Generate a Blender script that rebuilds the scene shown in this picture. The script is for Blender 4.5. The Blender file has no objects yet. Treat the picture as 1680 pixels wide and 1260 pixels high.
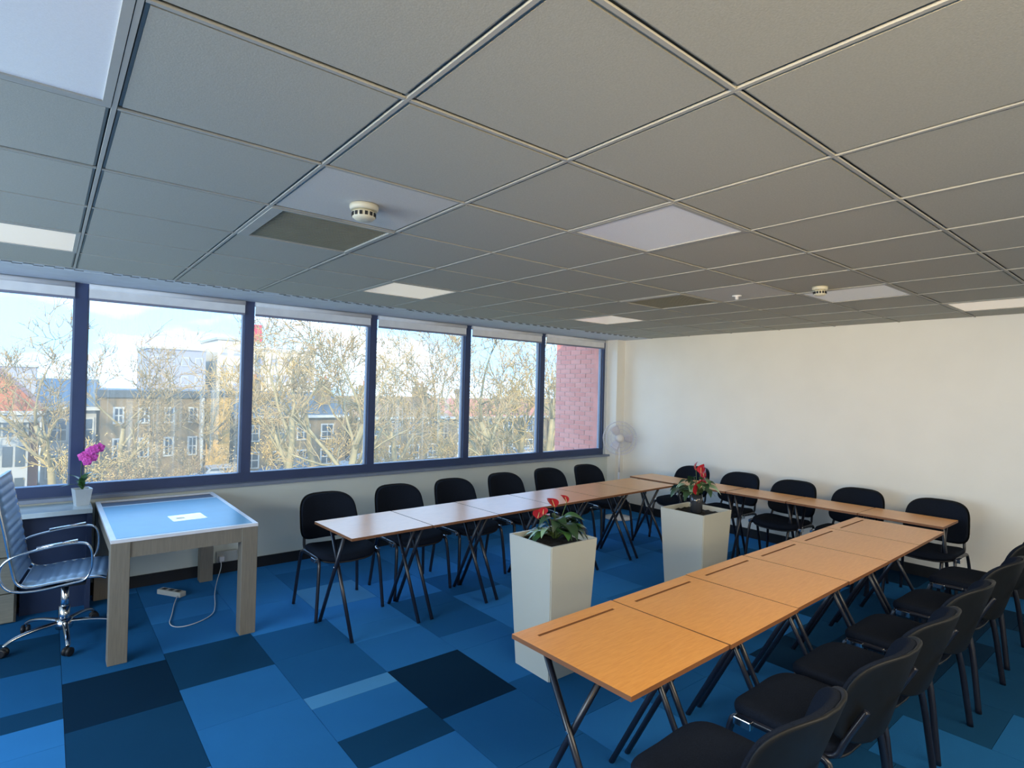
import bpy, bmesh, math, random
from mathutils import Vector, Matrix
random.seed(7)
PI = math.pi
S = bpy.context.scene
COL = S.collection
# ------------------------------------------------------------------ camera
F_PX, YAW, PIT, ROL = 934.31, 0.88605, 0.010607, 0.023757
CAM = Vector((-0.7274, -0.7621, 1.70))
fw = Vector((math.cos(PIT)*math.cos(YAW), math.cos(PIT)*math.sin(YAW), math.sin(PIT)))
rt = Vector((math.sin(YAW), -math.cos(YAW), 0)); up = rt.cross(fw)
r2 = math.cos(ROL)*rt + math.sin(ROL)*up; u2 = -math.sin(ROL)*rt + math.cos(ROL)*up
cd = bpy.data.cameras.new('camera'); cd.sensor_width = 36; cd.sensor_fit = 'HORIZONTAL'
cd.lens = 36*F_PX/1680; cd.clip_start = .05; cd.clip_end = 500
cam = bpy.data.objects.new('camera', cd); COL.objects.link(cam)
M4 = Matrix((( r2.x, u2.x, -fw.x, CAM.x), (r2.y, u2.y, -fw.y, CAM.y), (r2.z, u2.z, -fw.z, CAM.z), (0, 0, 0, 1)))
cam.matrix_world = M4; S.camera = cam
S.view_settings.view_transform = 'Standard'; S.view_settings.look = 'None'
S.view_settings.gamma = 1; S.view_settings.exposure = 0.42
S.view_settings.use_curve_mapping = False
# ------------------------------------------------------------------ world, sun, lamps
W = bpy.data.worlds.new('sky'); S.world = W; W.use_nodes = True
nt = W.node_tree; nt.nodes.clear()
def N(nt, t, **k):
    n = nt.nodes.new(t)
    for a, b in k.items(): setattr(n, a, b)
    return n
tc = N(nt, 'ShaderNodeTexCoord'); mp = N(nt, 'ShaderNodeMapping'); mp.inputs['Scale'].default_value = (1.6, 1.6, 5.5)
no = N(nt, 'ShaderNodeTexNoise'); no.inputs['Scale'].default_value = 1.7; no.inputs['Detail'].default_value = 6
cr = N(nt, 'ShaderNodeValToRGB')
cr.color_ramp.elements[0].position = .44; cr.color_ramp.elements[0].color = (.20, .44, .86, 1)
cr.color_ramp.elements[1].position = .66; cr.color_ramp.elements[1].color = (.70, .88, 1.0, 1)
bg = N(nt, 'ShaderNodeBackground'); bg.inputs['Strength'].default_value = 3.6
wo = N(nt, 'ShaderNodeOutputWorld')
L = nt.links.new
L(tc.outputs['Generated'], mp.inputs[0]); L(mp.outputs[0], no.inputs['Vector']); L(no.outputs[0], cr.inputs[0])
L(cr.outputs[0], bg.inputs[0]); L(bg.outputs[0], wo.inputs[0])

def lamp(name, typ, loc, energy, color, direction, **k):
    d = bpy.data.lights.new(name, typ); d.energy = energy; d.color = color
    for a, b in k.items(): setattr(d, a, b)
    o = bpy.data.objects.new(name, d); COL.objects.link(o); o.location = loc
    o.rotation_euler = Vector(direction).to_track_quat('-Z', 'Y').to_euler()
    return o
lamp('sun_lamp', 'SUN', (0, -20, 30), 6.2, (1, .84, .56), (.50, .72, -.42), angle=.02)
# unseen fill lamps added: cool from the left, warm from above and behind
lamp('end_window_light', 'AREA', (-3.5, 1.6, 1.55), 120, (.74, .88, 1.0), (1, .05, .08), shape='RECTANGLE', size=3.6, size_y=1.4)
lamp('rear_panel_light', 'AREA', (1.8, -1.6, 2.42), 92, (1, .86, .66), (0.15, .35, -1), shape='RECTANGLE', size=4.0, size_y=.6)
lamp('rear_wall_light', 'AREA', (-2.6, -2.2, 1.5), 19, (1, .68, .28), (1, .56, .20), spread=.9, shape='RECTANGLE', size=1.6, size_y=.5)  # warm washer added to imitate bounce on the upper wall
po = lamp('window_portal', 'AREA', (1.3, 4.97, 1.63), 1, (1, 1, 1), (0, -1, 0), shape='RECTANGLE', size=8.8, size_y=1.6)
po.data.cycles.is_portal = True

# ------------------------------------------------------------------ materials
def mat(name, col, rough=.6, metal=0, spec=.5, noise=None, bump=None, trans=0, coat=0, sheen=0):
    """noise=(scale, amount, stretch) varies the base colour; bump=(scale, strength)"""
    m = bpy.data.materials.new(name); m.use_nodes = True
    t = m.node_tree; b = t.nodes['Principled BSDF']; LL = t.links.new
    c = (col[0], col[1], col[2], 1)
    b.inputs['Base Color'].default_value = c; b.inputs['Roughness'].default_value = rough
    b.inputs['Metallic'].default_value = metal; b.inputs['Specular IOR Level'].default_value = spec
    b.inputs['Transmission Weight'].default_value = trans; b.inputs['Coat Weight'].default_value = coat
    b.inputs['Sheen Weight'].default_value = sheen
    tcn = N(t, 'ShaderNodeTexCoord')
    if noise is None: noise = (9, .05, (1, 1, 1))
    mpn = N(t, 'ShaderNodeMapping'); mpn.inputs['Scale'].default_value = noise[2]
    LL(tcn.outputs['Object'], mpn.inputs[0])
    nn = N(t, 'ShaderNodeTexNoise'); nn.inputs['Scale'].default_value = noise[0]; nn.inputs['Detail'].default_value = 4
    LL(mpn.outputs[0], nn.inputs['Vector'])
    mr = N(t, 'ShaderNodeMapRange'); mr.inputs['From Min'].default_value = .3; mr.inputs['From Max'].default_value = .7
    mr.inputs['To Min'].default_value = 1-noise[1]; mr.inputs['To Max'].default_value = 1+noise[1]
    LL(nn.outputs[0], mr.inputs['Value'])
    mx = N(t, 'ShaderNodeMix', data_type='RGBA', blend_type='MULTIPLY'); mx.inputs[0].default_value = 1
    mx.inputs[6].default_value = c; LL(mr.outputs[0], mx.inputs[7]); LL(mx.outputs[2], b.inputs['Base Color'])
    if bump:
        n2 = N(t, 'ShaderNodeTexNoise'); n2.inputs['Scale'].default_value = bump[0]; n2.inputs['Detail'].default_value = 3
        LL(tcn.outputs['Object'], n2.inputs['Vector'])
        bp = N(t, 'ShaderNodeBump'); bp.inputs['Strength'].default_value = bump[1]; bp.inputs['Distance'].default_value = .003
        LL(n2.outputs[0], bp.inputs['Height']); LL(bp.outputs[0], b.inputs['Normal'])
    return m
M = {}
M['wall'] = mat('white_paint', (.90, .89, .83), .55, noise=(2.5, .02, (1, 1, 1)), bump=(60, .08))
M['sillwall'] = mat('grey_green_paint', (.68, .73, .68), .6, noise=(2.5, .03, (1, 1, 1)))
M['reveal'] = mat('grey_white_paint', (.62, .66, .70), .5)
M['tile'] = mat('ceiling_tile_board', (.42, .425, .38), .9, noise=(180, .07, (1, 1, 1)), bump=(240, .12))
M['tile_light'] = mat('pale_ceiling_tile_board', (.60, .60, .57), .85, noise=(180, .05, (1, 1, 1)))
M['rail'] = mat('white_rail', (.40, .41, .39), .7)
M['rail_dark'] = mat('shadow_gap', (.10, .11, .11), .8)
M['band'] = mat('plaster_band', (.58, .64, .72), .7)
M['diffuser'] = mat('prismatic_diffuser', (.86, .88, .92), .25, spec=.6, noise=(300, .04, (1, 1, 1)))
M['vent'] = mat('vent_grille_grey', (.26, .26, .20), .6)
M['cream'] = mat('cream_plastic', (.62, .60, .48), .4)
M['black'] = mat('black_plastic', (.008, .009, .012), .5)
M['fabric'] = mat('charcoal_fabric', (.010, .014, .024), .95, spec=.08, noise=(220, .25, (1, 1, 1)), bump=(400, .5))
M['shell'] = mat('chair_back_shell', (.006, .007, .008), .55, spec=.3)
M['blackmetal'] = mat('black_painted_tube', (.010, .012, .022), .3, spec=.6)
M['chrome'] = mat('chrome', (.75, .77, .80), .14, metal=1)
M['frame'] = mat('dark_window_frame', (.035, .06, .15), .45)
M['framelight'] = mat('blue_grey_frame_edge', (.20, .25, .36), .45)
M['ledge'] = mat('sill_ledge', (.22, .26, .34), .4)
M['baseboard'] = mat('black_baseboard', (.008, .010, .014), .6)
M['blind'] = mat('blind_fabric', (.80, .82, .84), .8)
M['blindbar'] = mat('blind_bar', (.22, .24, .33), .5)
M['beech'] = mat('washed_beech', (.20, .18, .145), .5, noise=(14, .10, (9, 9, .6)))
M['whiterim'] = mat('white_lacquer', (.72, .74, .80), .3)
M['deskglass'] = mat('blue_glass_top', (.05, .27, .46), .3, spec=.5)
M['darkpanel'] = mat('dark_blue_panel', (.020, .035, .085), .4)
M['drawerwood'] = mat('greyed_oak', (.22, .21, .17), .55, noise=(12, .10, (1, 1, 8)))
M['countertop'] = mat('pale_laminate', (.50, .62, .70), .12, spec=.8)
M['paper'] = mat('paper', (.95, .96, .90), .25, spec=1.0, coat=1.0)
M['paperprint'] = mat('paper_print', (.80, .62, .45), .6)
M['mesh'] = mat('ribbed_blue_grey_leatherette', (.20, .33, .52), .35, spec=.5)
M['planter'] = mat('white_planter', (.50, .52, .48), .4, noise=(3, .02, (1, 1, 1)))
M['soil'] = mat('potting_soil', (.008, .007, .006), .95, noise=(60, .5, (1, 1, 1)), bump=(80, 1))
M['leaf'] = mat('leaf_green', (.045, .135, .035), .35, noise=(14, .3, (1, 1, 1)))
M['leafpale'] = mat('pale_leaf_green', (.28, .44, .28), .3, noise=(10, .25, (1, 1, 1)))
M['leafdark'] = mat('dark_leaf_green', (.025, .065, .030), .4, noise=(14, .3, (1, 1, 1)))
M['leafbrown'] = mat('yellowing_leaf', (.30, .20, .04), .5, noise=(14, .3, (1, 1, 1)))
M['stem'] = mat('green_stem', (.07, .13, .04), .5)
M['red'] = mat('red_spathe', (.42, .018, .03), .25, noise=(10, .15, (1, 1, 1)))
M['spadix'] = mat('spadix', (.60, .42, .20), .6)
M['vaseglass'] = mat('dark_vase', (.03, .035, .045), .1, spec=.8)
M['potglass'] = mat('frosted_pot', (.55, .62, .68), .25)
M['magenta'] = mat('magenta_petal', (.75, .10, .55), .5, noise=(40, .2, (1, 1, 1)))
M['whiteplastic'] = mat('white_plastic', (.80, .80, .82), .35)
M['socket'] = mat('grey_socket', (.45, .47, .45), .5)
M['cable'] = mat('white_cable', (.60, .66, .70), .5)
# exam-desk laminate: fine wood flecks
def laminate(name, c1, c2):
    m = bpy.data.materials.new(name); m.use_nodes = True; t = m.node_tree; b = t.nodes['Principled BSDF']; LL = t.links.new
    tcn = N(t, 'ShaderNodeTexCoord'); mpn = N(t, 'ShaderNodeMapping'); mpn.inputs['Scale'].default_value = (3, 26, 3)
    nn = N(t, 'ShaderNodeTexNoise'); nn.inputs['Scale'].default_value = 5; nn.inputs['Detail'].default_value = 6; nn.inputs['Distortion'].default_value = .4
    crr = N(t, 'ShaderNodeValToRGB'); crr.color_ramp.elements[0].position = .3; crr.color_ramp.elements[0].color = (*c1, 1)
    crr.color_ramp.elements[1].position = .7; crr.color_ramp.elements[1].color = (*c2, 1)
    LL(tcn.outputs['Object'], mpn.inputs[0]); LL(mpn.outputs[0], nn.inputs['Vector']); LL(nn.outputs[0], crr.inputs[0]); LL(crr.outputs[0], b.inputs['Base Color'])
    b.inputs['Roughness'].default_value = .30; b.inputs['Specular IOR Level'].default_value = .7; b.inputs['Coat Weight'].default_value = .15; b.inputs['Coat Roughness'].default_value = .25
    return m
M['laminate'] = laminate('beech_laminate', (.74, .30, .055), (.84, .38, .085))
M['edge'] = mat('brown_edge_band', (.20, .085, .035), .5)
# carpet tones
CT = [(.004, .026, .062), (.007, .056, .135), (.014, .115, .30), (.024, .17, .44), (.034, .22, .56), (.08, .30, .60)]
CARP = [mat('carpet_blue_%s' % n, c, .95, noise=(1.1, .10, (1, 1, 1)), bump=(500, .8), spec=.05)
        for n, c in zip(('navy', 'deep', 'dark', 'mid', 'bright', 'pale'), CT)]
# window glass: clear pane with dirty, streaked film
def glass(name, amount, streak):
    m = bpy.data.materials.new(name); m.use_nodes = True; t = m.node_tree; t.nodes.clear(); LL = t.links.new
    out = N(t, 'ShaderNodeOutputMaterial'); tr = N(t, 'ShaderNodeBsdfTransparent'); tr.inputs[0].default_value = (.93, .96, .97, 1)
    gl = N(t, 'ShaderNodeBsdfGlossy'); gl.inputs['Roughness'].default_value = .02
    tl = N(t, 'ShaderNodeBsdfTranslucent'); tl.inputs[0].default_value = (1, .87, .72, 1)
    lw = N(t, 'ShaderNodeFresnel'); lw.inputs[0].default_value = 1.2
    tcn = N(t, 'ShaderNodeTexCoord'); mpn = N(t, 'ShaderNodeMapping'); mpn.inputs['Scale'].default_value = (34, 1, .55)
    nn = N(t, 'ShaderNodeTexNoise'); nn.inputs['Scale'].default_value = 1.0; nn.inputs['Detail'].default_value = 5
    n3 = N(t, 'ShaderNodeTexNoise'); n3.inputs['Scale'].default_value = 1.6
    LL(tcn.outputs['Object'], mpn.inputs[0]); LL(mpn.outputs[0], nn.inputs['Vector']); LL(tcn.outputs['Object'], n3.inputs['Vector'])
    mr = N(t, 'ShaderNodeMapRange'); mr.inputs['From Min'].default_value = .50; mr.inputs['From Max'].default_value = .72
    mr.inputs['To Min'].default_value = 0; mr.inputs['To Max'].default_value = streak; LL(nn.outputs[0], mr.inputs['Value'])
    m3 = N(t, 'ShaderNodeMapRange'); m3.inputs['From Min'].default_value = .42; m3.inputs['From Max'].default_value = .6; LL(n3.outputs[0], m3.inputs['Value'])
    mu = N(t, 'ShaderNodeMath', operation='MULTIPLY'); LL(mr.outputs[0], mu.inputs[0]); LL(m3.outputs[0], mu.inputs[1])
    ad = N(t, 'ShaderNodeMath', operation='ADD'); LL(mu.outputs[0], ad.inputs[0]); ad.inputs[1].default_value = amount
    m1 = N(t, 'ShaderNodeMixShader'); LL(ad.outputs[0], m1.inputs[0]); LL(tr.outputs[0], m1.inputs[1]); LL(tl.outputs[0], m1.inputs[2])
    m2 = N(t, 'ShaderNodeMixShader'); LL(lw.outputs[0], m2.inputs[0]); LL(m1.outputs[0], m2.inputs[1]); LL(gl.outputs[0], m2.inputs[2])
    LL(m2.outputs[0], out.inputs[0]); return m
M['glass_streak'] = glass('streaked_window_glass', .085, .22)
M['glass'] = glass('hazy_window_glass', .075, .05)
M['fancage'] = mat('fan_cage_white', (.72, .72, .80), .4)
# outdoors
M['brick_red'] = mat('red_brick', (.58, .16, .125), .8, noise=(3, .25, (1, 1, 1)))
M['brick_pink'] = mat('pale_red_brick', (.62, .20, .16), .8, noise=(3, .25, (1, 1, 1)))
M['mortar'] = mat('mortar', (.55, .33, .30), .9)
M['housebrown'] = mat('brown_stock_brick', (.15, .105, .055), .85, noise=(.8, .2, (1, 1, 1)))
M['houseyellow'] = mat('yellow_render', (.42, .25, .06), .8, noise=(.8, .1, (1, 1, 1)))  # sunlight painted into the end wall of the brown block
M['housered'] = mat('red_house_brick', (0.150, 0.045, 0.030), .85, noise=(.8, .2, (1, 1, 1)))
M['housewhite'] = mat('white_render', (0.275, 0.275, 0.275), .8)
M['slate'] = mat('slate_roof', (0.037, 0.048, 0.062), .6, noise=(1.2, .2, (1, 1, 1)))
M['slateblue'] = mat('blue_slate_roof', (0.030, 0.058, 0.095), .6)
M['roofbrown'] = mat('brown_tile_roof', (.20, .115, .05), .8, noise=(1.2, .2, (1, 1, 1)))
M['roofred'] = mat('orange_tile_roof', (.34, .11, .06), .8)
M['winwhite'] = mat('white_window_frame', (0.350, 0.350, 0.340), .6)
M['windark'] = mat('dark_window_pane', (0.030, 0.040, 0.055), .15, spec=.8)
M['tower'] = mat('white_tower_concrete', (.42, .36, .28), .8)
M['towerlilac'] = mat('pale_lilac_cladding', (0.210, 0.210, 0.260), .7)
M['asphalt'] = mat('pale_paving', (.42, .36, .27), .9, noise=(.4, .2, (1, 1, 1)))  # ground colour made pale and warm to bounce light indoors
M['grass'] = mat('winter_grass', (.22, .21, .09), .95, noise=(.6, .3, (1, 1, 1)))
M['bark'] = mat('bark_olive', (.22, .17, .08), .85, noise=(3, .3, (1, 1, 1)))
M['twig'] = mat('twig_brown', (.30, .20, .085), .85)
M['twiggold'] = mat('twig_gold', (.42, .27, .08), .85)
M['hedgeleaf'] = mat('dry_hedge_leaf', (.2,.13,.06), .9, noise=(2, .35, (1, 1, 1)))
M['carblue'] = mat('blue_car_paint', (0.040, 0.070, 0.125), .25, spec=.7)
M['carwhite'] = mat('white_car_paint', (0.275, 0.280, 0.290), .25, spec=.7)
M['signred'] = mat('red_sign', (0.375, 0.030, 0.050), .5)

# ------------------------------------------------------------------ mesh helpers
class B:
    """collects shapes into one bmesh; each shape may carry a material slot"""
    def __init__(s): s.bm = bmesh.new(); s.mats = []
    def slot(s, m):
        if m not in s.mats: s.mats.append(m)
        return s.mats.index(m)
    def box(s, x0, y0, z0, x1, y1, z1, m=None, bev=0, mtx=None, sides=None):
        r = bmesh.ops.create_cube(s.bm, size=1)
        vs = r['verts']
        for v in vs:
            v.co = Vector((x0+(v.co.x+.5)*(x1-x0), y0+(v.co.y+.5)*(y1-y0), z0+(v.co.z+.5)*(z1-z0)))
        fs = set(f for v in vs for f in v.link_faces)
        if bev:
            es = set(e for v in vs for e in v.link_edges)
            rr = bmesh.ops.bevel(s.bm, geom=list(es), offset=bev, segments=2, affect='EDGES', profile=.5)
            fs = set(f for f in rr['faces']) | set(f for f in fs if f.is_valid)
            vs = list(set(v for f in fs for v in f.verts))
        if m is not None:
            i = s.slot(m)
            for f in fs: f.material_index = i
        if sides is not None:
            j = s.slot(sides)
            for f in fs:
                f.normal_update()
                if abs(f.normal.z) < .5: f.material_index = j
        if mtx is not None:
            for v in vs: v.co = mtx @ v.co
        return s
    def quad(s, pts, m=None):
        f = s.bm.faces.new([s.bm.verts.new(p) for p in pts])
        if m is not None: f.material_index = s.slot(m)
        return s
    def tube(s, pts, r, n=8, m=None, closed=False, flat=1.0):
        pts = [Vector(p) for p in pts]; rings = []
        K = len(pts); rr = r if isinstance(r, (list, tuple)) else [r]*K
        if len(rr) != K:
            rr = [rr[min(len(rr)-1, int(i*(len(rr)-1)/(K-1)))] for i in range(K)]
        last = None
        for i, p in enumerate(pts):
            a = pts[(i-1) % K] if (i > 0 or closed) else p; b = pts[(i+1) % K] if (i < K-1 or closed) else p
            d = (b-a).normalized()
            if last is None:
                ref = Vector((0, 0, 1)) if abs(d.z) < .9 else Vector((1, 0, 0))
                u = d.cross(ref).normalized()
            else: u = (last - d*last.dot(d)).normalized()
            last = u; w = d.cross(u)
            rings.append([s.bm.verts.new(p+rr[i]*(math.cos(2*PI*k/n)*u+flat*math.sin(2*PI*k/n)*w)) for k in range(n)])
        mi = s.slot(m) if m is not None else 0
        for i in range(K if closed else K-1):
            A, C = rings[i], rings[(i+1) % K]
            for k in range(n):
                f = s.bm.faces.new((A[k], A[(k+1) % n], C[(k+1) % n], C[k])); f.material_index = mi; f.smooth = True
        if not closed:
            f = s.bm.faces.new(rings[0][::-1]); f.material_index = mi
            f = s.bm.faces.new(rings[-1]); f.material_index = mi
        return s
    def lathe(s, prof, c=(0, 0, 0), n=20, m=None, mtx=None, smooth=True):
        rings = []; mi = s.slot(m) if m is not None else 0
        for r, z in prof:
            ring = []
            for k in range(n):
                co = Vector((c[0]+r*math.cos(2*PI*k/n), c[1]+r*math.sin(2*PI*k/n), c[2]+z))
                if mtx is not None: co = mtx @ co
                ring.append(s.bm.verts.new(co))
            rings.append(ring)
        for A, C in zip(rings, rings[1:]):
            for k in range(n):
                f = s.bm.faces.new((A[k], A[(k+1) % n], C[(k+1) % n], C[k])); f.smooth = smooth; f.material_index = mi
        for ring, rev in ((rings[0], True), (rings[-1], False)):
            f = s.bm.faces.new(ring[::-1] if rev else ring); f.material_index = mi
        return s
    def pad(s, w, h, t, fn, e=4.0, m=None, n=36, taper=0.0, soft=.5):
        """rounded cushion: superellipse outline w x h, thickness t; fn(u,v,k) places it (u,v in metres, k height)"""
        rs = [(1-soft*.10, -.5), (1-.012, -.38), (1, -.1), (1, .12), (1-.02, .34), (1-soft*.12, .47), (.7, .5), (.35, .5)]
        rings = []; mi = s.slot(m) if m is not None else 0
        def pt(k, q):
            a = 2*PI*k/n; c, d = math.cos(a), math.sin(a)
            x = math.copysign(abs(c)**(2/e), c)*w/2; y = math.copysign(abs(d)**(2/e), d)*h/2
            x *= 1 - taper*(y/(h/2))
            return x*q, y*q
        lo = s.bm.verts.new(fn(0, 0, -.5*t))
        for q, z in rs: rings.append([s.bm.verts.new(fn(*pt(k, q), z*t)) for k in range(n)])
        hi = s.bm.verts.new(fn(0, 0, .5*t))
        for A, C in zip(rings, rings[1:]):
            for k in range(n):
                f = s.bm.faces.new((A[k], A[(k+1) % n], C[(k+1) % n], C[k])); f.smooth = True; f.material_index = mi
        for k in range(n):
            f = s.bm.faces.new((lo, rings[0][(k+1) % n], rings[0][k])); f.material_index = mi; f.smooth = True
            f = s.bm.faces.new((rings[-1][k], rings[-1][(k+1) % n], hi)); f.material_index = mi; f.smooth = True
        return s
    def mesh(s, name, m=None):
        bmesh.ops.recalc_face_normals(s.bm, faces=s.bm.faces)
        me = bpy.data.meshes.new(name); s.bm.to_mesh(me); s.bm.free()
        for x in (s.mats or [m]): me.materials.append(x)
        return me
def obj(name, b, m=None, parent=None, loc=None, rot=None):
    me = b.mesh(name, m) if isinstance(b, B) else b
    o = bpy.data.objects.new(name, me); COL.objects.link(o)
    if parent is not None: o.parent = parent
    if loc is not None: o.location = loc
    if rot is not None: o.rotation_euler = rot
    return o
def tag(o, label, cat, group=None, kind=None):
    o['label'] = label; o['category'] = cat
    if group: o['group'] = group
    if kind: o['kind'] = kind
    return o
def thing(name, label, cat, loc=(0, 0, 0), rz=0, group=None):
    o = bpy.data.objects.new(name, None); COL.objects.link(o); o.location = loc; o.rotation_euler = (0, 0, rz)
    o.empty_display_size = .1
    return tag(o, label, cat, group)
def dup(root, loc, rz, label, group=None):
    r = root.copy(); COL.objects.link(r); r.location = loc; r.rotation_euler = (0, 0, rz); r['label'] = label
    if group: r['group'] = group
    for ch in list(root.children):
        c = ch.copy(); COL.objects.link(c); c.parent = r
        for g in list(ch.children):
            d = g.copy(); COL.objects.link(d); d.parent = c
    return r
def struct(name, b, m=None, parent=None):
    o = obj(name, b, m, parent)
    if parent is None: o['kind'] = 'structure'
    return o
def bezier(p0, p1, p2, p3, n=10):
    out = []
    for i in range(n+1):
        t = i/n; u = 1-t
        out.append(tuple(u**3*a+3*u*u*t*b+3*u*t*t*c+t**3*d for a, b, c, d in zip(p0, p1, p2, p3)))
    return out
def smooth(pts, it=2, closed=False):
    pts = [Vector(p) for p in pts]
    for _ in range(it):
        q = [] if closed else [pts[0]]
        K = len(pts)
        for i in range(K if closed else K-1):
            a, b = pts[i], pts[(i+1) % K]; q += [a*.75+b*.25, a*.25+b*.75]
        if not closed: q.append(pts[-1])
        pts = q
    return pts

# ------------------------------------------------------------------ room shell
X0, X1, Y0, Y1, H = -3.7, 5.85, -2.6, 4.85, 2.47
floor = struct('floor', B().box(X0-.2, Y0-.2, -.25, X1+.2, Y1+.3, -.006), M['baseboard'])
ceil = struct('ceiling', B().box(X0-.2, Y0-.2, H+.02, X1+.2, Y1+.35, H+.35), M['rail_dark'])
struct('wall_right', B().box(X1, Y0-.2, -.006, X1+.2, Y1+.1, H+.02), M['wall'])
struct('wall_left', B().box(X0-.2, Y0-.2, -.006, X0, Y1+.1, H+.02), M['wall'])
struct('wall_back', B().box(X0, Y0-.2, -.006, X1, Y0, H+.02), M['wall'])
struct('wall_window', B().box(X0, Y1-.02, -.006, X1, Y1+.25, .775), M['sillwall'])
struct('trim_1', B().box(5.68, 4.68, -.006, X1, Y1+.02, H+.005), M['wall'])       # boxed column in the corner
struct('trim_2', B().box(X0, 4.79, .775, 5.68, Y1+.25, .79).box(X0, 4.785, .765, 5.68, 4.80, .792), M['ledge'])   # sill ledge
struct('trim_3', B().box(X0, Y1+.03, H-.005, X1, Y1+.35, H+.06), M['band'])   # head above the glazing
struct('baseboard_window', B().box(X0, Y1-.038, 0, 5.68, Y1-.02, .095), M['baseboard'])
struct('baseboard_right', B().box(X1-.016, Y0, 0, X1, 4.68, .105), M['baseboard'])
struct('baseboard_corner', B().box(5.664, 4.664, 0, X1-.016, 4.68, .10).box(5.664, 4.68, 0, 5.68, 4.81, .10), M['baseboard'])
struct('baseboard_left', B().box(X0, Y0, 0, X0+.016, Y1-.04, .10), M['baseboard'])
struct('baseboard_back', B().box(X0+.016, Y0, 0, X1-.016, Y0+.016, .10), M['baseboard'])

# carpet: columns 0.5 m wide, pieces of several lengths and tones
fixed = {  # column start x : [(y0, y1, tone)...]
    -1.12: [(1.9, 2.35, 3), (2.35, 2.60, 4), (2.60, 2.86, 4), (2.86, 3.05, 1), (3.05, 3.55, 2), (3.55, 4.1, 1)],
    -.62: [(1.55, 2.03, 3), (2.03, 2.70, 1), (2.70, 3.27, 0), (3.27, 3.8, 2)],
    -.12: [(1.6, 2.35, 3), (2.35, 2.82, 3), (2.82, 3.36, 1), (3.36, 3.9, 3)],
    .39: [(1.25, 1.60, 3), (1.60, 1.86, 1), (1.86, 2.20, 3), (2.20, 2.33, 5), (2.33, 2.85, 2), (2.85, 3.3, 2), (3.3, 3.85, 4)],
    .89: [(1.2, 1.72, 2), (1.72, 2.33, 0), (2.33, 2.80, 3), (2.80, 3.05, 4), (3.05, 3.5, 4), (3.5, 4.0, 5)],
    1.39: [(1.3, 1.80, 2), (1.80, 2.3, 3), (2.3, 2.55, 3), (2.55, 3.05, 2)]}
ci = 0; meshes = {}
xs = [round(-3.62+.5*k, 2) for k in range(0, 20)]
xs = [round(-.12+.5*k + (.01 if k > 0 else 0), 2) for k in range(-7, 13)]
for xi, x in enumerate(xs):
    xa, xb = max(x, X0), min(xs[xi+1] if xi+1 < len(xs) else X1, X1)
    if xb-xa < .02: continue
    segs = []
    key = min(fixed, key=lambda k: abs(k-x))
    fx = fixed[key] if abs(key-x) < .03 else []
    y = Y0; far = x < -1.3
    def fill(a, b):
        while a < b-.02:
            l = random.choice((.5, .75) if (far or a < -.8) else (.25, .375, .5, .5, .62)); l = min(l, b-a)
            if b-a-l < .12: l = b-a
            segs.append((a, a+l, random.choice((0, 0, 1, 1, 2) if (a < 1.0 and x > 1.7) else (1, 2, 2, 2, 3, 3) if a < 2 else (2, 3, 3, 4, 4, 4)))); a += l  # window light painted in: brighter tones towards the windows, darkest at near right
    if fx: fill(Y0, fx[0][0]); segs += fx; fill(fx[-1][1], Y1-.02)
    else: fill(Y0, Y1-.02)
    for a, b, tn in segs:
        g = .0012; k = (round(xb-xa, 3), round(b-a, 3), tn)
        if k not in meshes:
            meshes[k] = B().box(g, g, -.006, xb-xa-g, b-a-g, 0, bev=0).mesh('carpet_tile', CARP[tn])
        obj('carpet_tile', meshes[k], parent=floor, loc=(xa, a, 0)); ci += 1

# ceiling grid 0.6 m
T = .6
lights = {(-2, 1), (2, 1), (6, 1), (-2, 5), (2, 5), (6, 5), (8, 0)}
vents = {(0, 3), (5, 3)}
tm = {}
for i in range(-7, 10):
    for j in range(-5, 7):
        if (i, j) in lights or (i, j) in vents: continue
        xa, xb = max(i*T, X0), min(i*T+T, X1); ya, yb = max(j*T, Y0), j*T+T
        if xb-xa < .03 or yb-ya < .03: continue
        pale = (i, j) in ((0, 2), (5, 2))
        k = (round(xb-xa, 3), round(yb-ya, 3), pale)
        if k not in tm:
            b = B().box(.010, .010, .006, xb-xa-.010, yb-ya-.010, .02); b.box(.018, .018, .001, xb-xa-.018, yb-ya-.018, .006)
            tm[k] = b.mesh('ceiling_tile', M['tile_light' if pale else 'tile'])
        jit = random.uniform(-.0012, .0012)
        o = obj('ceiling_tile', tm[k], parent=ceil, loc=(xa, ya, H+jit))
        if pale: o['label'] = 'paler ceiling tile beside a vent'
for i in range(-6, 10):
    obj('ceiling_rail', B().box(i*T-.006, Y0, H-.002, i*T+.006, 4.2, H+.004).box(i*T-.003, Y0, H, i*T+.003, 4.2, H+.02), M['rail'], ceil)
for j in range(-4, 8):
    b = B()
    for i in range(-7, 10):
        xa, xb = max(i*T+.008, X0), min((i+1)*T-.008, X1)
        if xb-xa > .03: b.box(xa, j*T-.006, H-.002, xb, j*T+.006, H+.004)
    obj('ceiling_rail', b, M['rail'], ceil)
obj('perimeter_band', B().box(X0, 4.30, H-.004, X1, Y1+.03, H+.02), M['band'], ceil)
# slotted linear diffuser next to the windows
sl = obj('slot_strip', B().box(X0, 4.208, H-.001, X1, 4.30, H+.018), M['band'], ceil)
b = B(); x = -1.75
while x < 5.6:
    if not (abs((x+.62) % 1.23) < .12):
        b.box(x, 4.222, H-.004, x+.055, 4.236, H+.001); b.box(x+.05, 4.268, H-.004, x+.105, 4.282, H+.001)
    x += .11
so = obj('slot', b, M['rail_dark'], sl); so['kind'] = 'stuff'

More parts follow.
